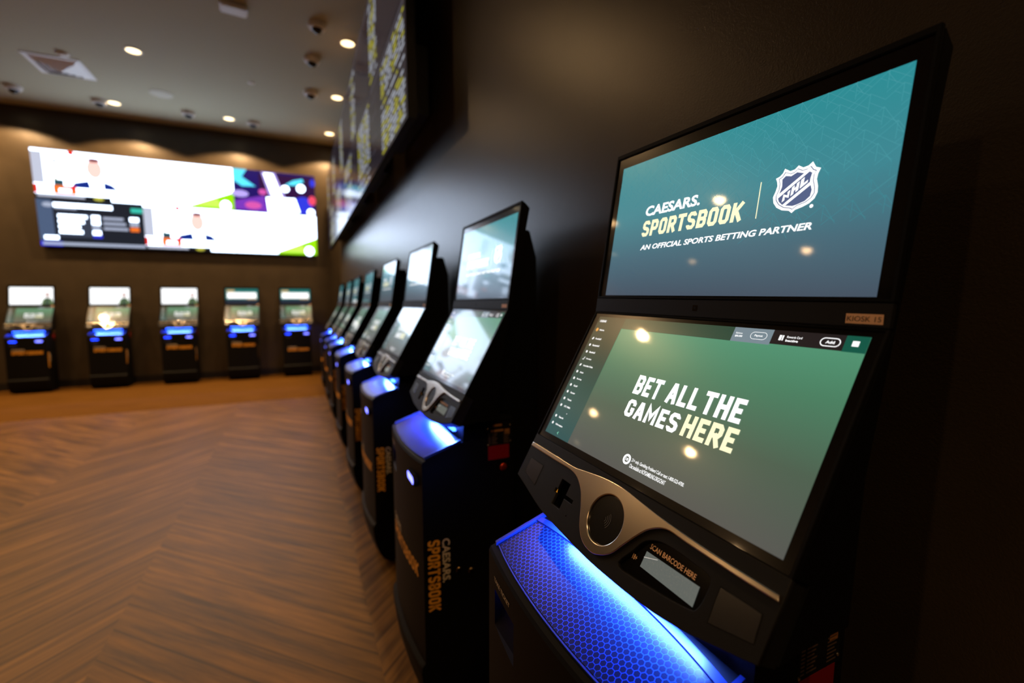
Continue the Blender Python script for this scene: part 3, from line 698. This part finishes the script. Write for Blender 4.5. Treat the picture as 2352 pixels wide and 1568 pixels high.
for x, kind, lb, lt in ((-3.919, 'white', 'leftmost black betting kiosk on the back wall, upper screen all white', BACK_LETTER), (-2.919, 'white', 'second black betting kiosk from the left on the back wall, white upper screen', BACK_LETTER),
                    (-1.932, 'white', 'middle black betting kiosk of the back wall, white upper screen', BACK_LETTER), (-.952, 'band', 'fourth black betting kiosk on the back wall, teal upper screen with white band', BACK_LETTER),
                    (-.035, 'band', 'rightmost black betting kiosk on the back wall, lettering low on its front', None)):
    k = make_kiosk(lb, BG, kind, LAB_BLANK, lt); k.location = (x, YB - .24, 0)

# ------------------------------------------------------------------ video walls
HOUSING = mat('black_television_case', (5, 5, 5), .5, spec=.2)
def tvcol(n, c, s=1.6): return mat('tv_' + n, (3, 3, 3), .25, spec=.4, emit=c, es=s * (3.3 if min(c) > 205 else .85))
def tv_image(kind, wd, ht):
    """flat picture on a panel, x right, y up from the lower left corner, in fractions"""
    b = MB(); q = lambda x, y, o: ((x - .5) * wd, -.0345 - o, (y - .5) * ht)
    def poly(pts, m, o=.0006): b.face([q(x, y, o) for x, y in pts], m)
    def box(x0, y0, x1, y1, m, o=.0006): poly([(x0, y0), (x1, y0), (x1, y1), (x0, y1)], m, o)
    def oval(x, y, rx, ry, m, o=.0012): poly([(x + rx * math.cos(a), y + ry * math.sin(a)) for a in [2 * math.pi * k / 24 for k in range(24)]], m, o)
    if kind == 'news':
        ms = [tvcol('white', (212, 230, 255)), tvcol('skin', (255, 205, 195), 1.5), tvcol('navy', (15, 50, 150), 1), tvcol('red', (240, 50, 40), 1.3), tvcol('grey', (200, 205, 225), 1.2), tvcol('yellow', (240, 225, 120), 1.2), tvcol('black', (25, 28, 34), .9), tvcol('hair', (150, 70, 80), .9), tvcol('teal', (50, 100, 115), .8), tvcol('orange', (250, 120, 40), 1.3), tvcol('lime_grey', (225, 220, 80), .9)]
        box(0, 0, 1, 1, 0, .0003); box(0, .3, .1, .95, 4, .0008); box(.19, .35, .215, .8, 5, .0008); box(.17, .76, .25, .82, 4, .001); box(.18, .27, .27, .4, 8, .001)
        poly([(.33, .25), (.37, .36), (.5, .42), (.52, .25)], 2, .0012); poly([(.64, .25), (.64, .42), (.72, .37), (.79, .25)], 2, .0012); poly([(.555, .28), (.575, .34), (.595, .28)], 2, .0014)
        oval(.565, .68, .075, .2, 1); oval(.565, .86, .06, .045, 7, .0014); oval(.36, .97, .03, .05, 3, .0014); box(.62, .885, .68, .91, 3, .0012)
        box(0, .1, .03, .28, 3, .0012); box(.17, .1, .38, .28, 9, .0012); box(.33, .19, .38, .28, 3, .0014); box(.22, .14, .33, .21, 0, .0016)
        box(0, 0, 1, .09, 6, .0009); box(.02, .025, .45, .075, 4, .0012); box(.7, 0, 1, .1, 0, .0012); oval(.58, .045, .05, .04, 10, .0014)
    elif kind == 'pitch':
        ms = [tvcol('white', (212, 230, 255)), tvcol('lime', (150, 225, 10), 1.4), tvcol('list', (200, 205, 205), 1.1), tvcol('redpale', (255, 200, 195), 1.2), tvcol('lime_light', (200, 240, 90), 1.4)]
        box(0, 0, 1, 1, 0, .0003); poly([(.5, .05), (1, .43), (1, .0), (.5, 0)], 1); poly([(.5, .05), (.8, .27), (.88, .05)], 4, .0008)
        for k in range(8): box(.07, .83 - k * .06, .17, .86 - k * .06, 2, .0008)
        box(.05, .4, .06, .8, 3, .001); oval(.9, .1, .06, .12, 0, .0014)
    elif kind == 'concert':
        ms = [tvcol('indigo', (35, 20, 120), .9), tvcol('cyan', (90, 225, 255), 1.5), tvcol('white', (212, 230, 255)), tvcol('violet', (130, 60, 200), 1.1), tvcol('magenta', (225, 90, 180), 1.2), tvcol('blue', (50, 60, 230), 1.2), tvcol('plum', (60, 20, 80), .8), tvcol('lilac', (190, 170, 255), 1.3), tvcol('redpink', (250, 80, 110), 1.2)]
        box(0, 0, 1, 1, 0, .0003); box(.3, .35, 1, .95, 6, .0007); poly([(0, 1), (.16, 1), (.1, .82), (.26, .62), (.1, .6), (0, .72)], 1, .0010)
        poly([(.33, .98), (.5, .98), (.62, .4), (.42, .4)], 7, .0011); poly([(.36, .96), (.47, .96), (.58, .4), (.46, .4)], 2, .0013)
        poly([(.38, .38), (.74, .4), (.8, .06), (.4, .02)], 2, .0014); poly([(0, .25), (.36, .42), (.4, .02), (0, .04)], 3, .0009); oval(.22, .16, .1, .09, 4); oval(.34, .5, .05, .07, 4); oval(.62, .62, .05, .08, 2); oval(.82, .66, .055, .1, 2)
        oval(.97, .82, .035, .1, 5); oval(.96, .38, .05, .12, 8); oval(.84, .24, .12, .22, 5, .0010); poly([(.62, .72), (.72, .84), (.84, .9), (.86, .83), (.74, .72)], 1, .0013); oval(.07, .42, .1, .08, 7); oval(.94, .08, .05, .09, 2)
    elif kind == 'stats':
        ms = [tvcol('charcoal', (38, 44, 56), .8), tvcol('white', (212, 230, 255), 1.3), tvcol('steel', (90, 110, 145), .9), tvcol('mintgreen', (60, 200, 180), 1.2), tvcol('blue', (20, 90, 235), 1.2), tvcol('orange', (250, 110, 60), 1.2), tvcol('paleblue', (180, 190, 215), 1.1), tvcol('slategrey', (72, 80, 100), .8)]
        box(0, 0, 1, 1, 0, .0003); box(0, .12, .14, .98, 2); box(.17, .2, .56, .72, 7, .0007); oval(.1, .87, .05, .05, 6); box(.15, .83, .7, .92, 1, .001); box(.16, .79, .36, .83, 6, .001); box(.88, .8, 1, .9, 3, .001)
        for k in range(4): box(.18, .61 - k * .11, (.45, .42, .38, .40)[k], .68 - k * .11, 1, .001); box(.49, .60 - k * .11, .57, .69 - k * .11, (1, 1, 6, 1)[k], .001)
        for k in range(3): box(.6, .61 - k * .11, (.8, .82, .84)[k], .67 - k * .11, 6, .001); box(.86, .60 - k * .11, .95, .69 - k * .11, (1, 6, 5)[k], .001)
        box(.49, .2, .58, .26, 4, .0009); box(.04, .14, .17, .22, 1, .001); box(0, 0, .2, .1, 4, .0008); box(.02, .02, 1, .085, 6, .001)
    return b.data('screen', ms, fix=False)
def odds_image(wd, ht, seed):
    rnd = random.Random(seed); b = MB(); q = lambda x, y, o: ((x - .5) * wd, -.0345 - o, (y - .5) * ht)
    ms = [mat('odds_charcoal', (3, 3, 3), .13, spec=.2, emit=(56, 50, 60), es=.4), mat('odds_white', (3, 3, 3), .16, spec=.2, emit=(205, 212, 225), es=.55), mat('odds_yellow', (3, 3, 3), .16, spec=.2, emit=(205, 200, 50), es=.6), mat('odds_grey', (3, 3, 3), .16, spec=.2, emit=(95, 92, 104), es=.4)]
    def box(x0, y0, x1, y1, m, o): b.face([q(x0, y0, o), q(x1, y0, o), q(x1, y1, o), q(x0, y1, o)], m)
    box(0, 0, 1, 1, 0, .0005)
    box(.03, .93, .97, .97, 3, .0008)
    x0, x1 = (.40, .97) if seed % 2 == 0 else (.03, .30)     # the lower row fills its right part with odds, the upper its left
    y = .90
    while y > .05:
        if rnd.random() < .12: y -= .05; continue
        x = x0; k = rnd.randrange(2)
        while x < x1 - .03:
            ln = rnd.uniform(.03, .13); box(x, y - .026, min(x + ln, x1), y, 2 if k % 3 == 1 else 1, .001); x += ln + rnd.uniform(.012, .03); k += 1
        if rnd.random() < .35: box(.05, y - .02, .05 + rnd.uniform(.08, .25), y, 3, .001)
        y -= .046
    return b.data('screen', ms, fix=False)
def tv_case(wd, ht, dep):
    wd -= .006; ht -= .006; b = MB(); b.box(-wd / 2, wd / 2, -.034, .02, -ht / 2, ht / 2); b.box(-wd * .3, wd * .3, .02, dep, -ht * .3, ht * .3); return b.data('case', HOUSING)
def television(label, group, me_case, me_img, mw):
    r = thing('television', label, 'television', group=group); link('case', me_case, r); link('screen', me_img, r); r.matrix_world = mw; return r
TW, TH = 1.3988, .7706
IM = {k: tv_image(k, TW - .006, TH - .006) for k in ('news', 'pitch', 'concert', 'stats')}
# the bank on the back wall leans forward a little
lean = math.atan2(.08, 1.1); yb0 = YB - .07; grpT = 'televisions of the bank on the back wall'
for row, ks in ((1, (('news', 'top left television of the back bank, newsreader in a navy suit'), ('pitch', 'top middle television of the back bank, white picture with green corner'), ('concert', 'television showing purple stage lights, top right of the back bank'))),
                (0, (('stats', 'television with dark statistics table, bottom left of the back bank'), ('news', 'bottom middle television of the back bank, newsreader in a navy suit'), ('pitch', 'bottom right television of the back bank, white picture with green corner')))):
    for c, (kd, lb) in enumerate(ks):
        t = (row + .5) * TH; yy = yb0 + .0345 - t * math.sin(lean); zz = 2.386 + t * math.cos(lean)
        mw = Matrix.Translation((-3.795 + (c + .5) * TW, yy, zz)) @ Matrix.Rotation(lean, 4, 'X')
        television(lb, grpT, tv_case(TW, TH, .045 if row == 0 else .10), IM[kd], mw)
BW, BH = 1.442, .716
case2 = tv_case(BW, BH, .17)
pos = ['nearest the camera', 'second from the near end', 'in the middle of the bank', 'second from the far end', 'at the far end']
for c in range(5):
    for row in range(2):
        mw = Matrix.Translation((.623 + .0345, 2.765 + (c + .5) * BW, 2.478 + (row + .5) * BH)) @ Matrix.Rotation(-math.pi / 2, 4, 'Z')
        television('dark odds display on the right wall, %s row, %s' % (('lower', 'upper')[row], pos[c]), 'odds displays of the bank on the right wall', case2, odds_image(BW - .006, BH - .006, 10 * c + row), mw)

# ------------------------------------------------------------------ ceiling fittings
LAMPM = mat('lamp_lens', (250, 240, 220), .4, emit=(255, 226, 170), es=4)
b = MB(); b.lathe([(.094, 0), (.094, -.006), (.078, -.008), (.076, .012)], n=40, caps=False); RINGME = b.data('trim_ring', WHITEM, smooth=40)
b = MB(); b.lathe([(.076, -.002), (.0005, -.002)], n=40, caps=False); LENSME = b.data('lens', LAMPM, fix=True)
def spot(name, watts, cone, blend):
    s = bpy.data.lights.new(name, 'SPOT'); s.energy = watts; s.color = WARM; s.spot_size = math.radians(cone); s.spot_blend = blend; s.shadow_soft_size = .07; return s
SP = {'wall': spot('downlight_beam', DOWN_W * 2.1, 133, .10), 'room': spot('room_beam', DOWN_W * 1.0, 150, .7), 'edge': spot('edge_beam', DOWN_W * 1.2, 118, .3), 'rear': spot('rear_beam', DOWN_W * .9, 150, .7)}
def downlight(x, y, label, kind='room', group='recessed ceiling downlights'):
    r = thing('downlight', label, 'ceiling light', (x, y, H - .001), group)
    link('trim_ring', RINGME, r)['label'] = 'white trim ring'; link('lens', LENSME, r)['label'] = 'glowing warm lens'
    o = bpy.data.objects.new('beam', SP[kind]); COL.objects.link(o); o.parent = r; o.location = (0, 0, -.03)
    return r
G2 = 'recessed downlights along the right wall'; G3 = 'recessed downlights along the back wall'
downlight(.688, 6.264, 'glowing downlight nearest the camera in the ceiling above the odds displays', 'edge', G2)
downlight(.684, 7.917, 'middle glowing downlight of the three above the odds displays', 'edge', G2)
downlight(.672, 9.60, 'farthest glowing downlight above the odds displays, in the room corner', 'wall', G2)
downlight(-2.523, 9.57, 'glowing downlight beside a dome camera above the left of the back televisions', 'wall', G3)
downlight(-.950, 9.55, 'glowing downlight between two dome cameras above the back televisions', 'wall', G3)
downlight(-1.76, 7.554, 'single glowing downlight in open ceiling right of the square vent', 'room', 'recessed downlights over the open floor')
for x, y, kd in ((.69, 4.61, 'edge'), (-4.1, 9.56, 'wall'), (-5.7, 9.56, 'wall'), (-1.95, 5.13, 'room'), (-4.18, 7.8, 'room'), (-4.26, 5.24, 'room'), (.69, -.75, 'rear'), (-4.2, -.4, 'rear'), (-1.95, -3.2, 'rear'), (-6.6, 7.8, 'room'), (-6.6, 5.2, 'room')):
    downlight(x, y, 'recessed ceiling downlight outside the picture', kd, 'recessed downlights outside the picture')
b = MB(); b.lathe([(.100, 0), (.100, -.030), (.085, -.055), (.062, -.062), (.062, -.050)], n=36, caps=False); CAMB = b.data('housing', WHITEM, smooth=35)
b = MB(); prof = [(.060 * math.cos(math.radians(a)), -.050 - .060 * math.sin(math.radians(a))) for a in range(0, 90, 10)] + [(.001, -.110)]; b.lathe(prof, n=32, caps=False); CAMD = b.data('dark_dome', mat('black_dome', (10, 10, 11), .12), smooth=60)
for x, y, lb in ((.329, 5.994, 'white dome camera nearest the camera in the column left of the wall lights'), (.296, 6.829, 'middle white dome camera of the column left of the wall lights'), (.304, 7.879, 'farthest white dome camera of the column left of the wall lights'),
                 (-3.655, 9.45, 'white dome camera below the square vent at the left edge'), (-2.70, 9.545, 'white dome camera touching the left back downlight'), (-1.532, 9.51, 'white dome camera between the two back downlights'), (-.588, 9.553, 'white dome camera right of the back downlights')):
    r = thing('dome_camera', lb, 'security camera', (x, y, H), 'dome cameras on the ceiling'); link('housing', CAMB, r); link('dark_dome', CAMD, r)
# square four way vent
r = thing('ceiling_vent', 'square white four way air vent in the ceiling left of the single downlight', 'air vent', (-2.77, 8.43, H))
b = MB(); s0 = .295
for a0, a1, z0, z1 in ((.295, .255, -.006, -.012),):
    o4 = [(-a0, -a0), (a0, -a0), (a0, a0), (-a0, a0)]; i4 = [(-a1, -a1), (a1, -a1), (a1, a1), (-a1, a1)]
    b.mesh([(x, y, 0) for x, y in o4] + [(x, y, z1) for x, y in o4] + [(x, y, z1) for x, y in i4] + [(x, y, 0) for x, y in i4], [(q * 4 + i, q * 4 + (i + 1) % 4, (q + 1) * 4 + (i + 1) % 4, (q + 1) * 4 + i) for q in range(3) for i in range(4)])
b.build('frame', VENTM, r)
for k, (a0, a1) in enumerate(((.250, .185), (.190, .125), (.130, .065), (.070, .012))):
    b = MB(); z0, z1 = -.010 - .012 * k, -.050 - .010 * k
    o4 = [(-a0, -a0), (a0, -a0), (a0, a0), (-a0, a0)]; i4 = [(-a1, -a1), (a1, -a1), (a1, a1), (-a1, a1)]; t_ = .003
    b.mesh([(x, y, z0) for x, y in o4] + [(x, y, z1) for x, y in i4] + [(x, y, z1 + t_) for x, y in i4] + [(x, y, z0 + t_) for x, y in o4], [(q * 4 + i, q * 4 + (i + 1) % 4, (q + 1) * 4 + (i + 1) % 4, (q + 1) * 4 + i) for q in range(3) for i in range(4)])
    b.build('louvre', VENTM, r)
b = MB(); b.face([(-.25, -.25, -.002), (.25, -.25, -.002), (.25, .25, -.002), (-.25, .25, -.002)]); b.build('duct_shade_sheet', DARKM, r, fix=False)  # flat dark sheet, the shade inside the duct painted as colour
def small(name, label, cat, x, y, prof, m, n=28):
    b = MB(); b.lathe(prof, n=n); o = b.build(name, m, None, smooth=40); o.location = (x, y, H); return tag(o, label, cat)
small('smoke_detector', 'small white round detector on the ceiling behind the square vent', 'smoke detector', -2.594, 7.999, [(.065, 0), (.065, -.018), (.045, -.034), (.02, -.036)], WHITEM)
small('sprinkler_head', 'tiny white sprinkler cap on the open ceiling right of centre', 'sprinkler', -.484, 7.916, [(.045, 0), (.045, -.006), (.03, -.012), (.012, -.02)], WHITEM)
small('ceiling_speaker', 'faint flush round speaker cover in the ceiling between vent and back lights', 'speaker', -1.761, 8.874, [(.15, 0), (.15, -.006), (.14, -.009), (.05, -.009)], mat('pale_speaker_cover', (190, 188, 172), .8), 40)
b = MB(); b.box(-.13, .13, -.09, .09, -.06, 0); o = link('wireless_access_point', bevel(b.data('wireless_access_point', WHITEM), .015, 3)); o.location = (-.50, 6.01, H); o.rotation_euler = (0, 0, .1)
tag(o, 'white rounded box on the ceiling at the top edge of the picture', 'access point')
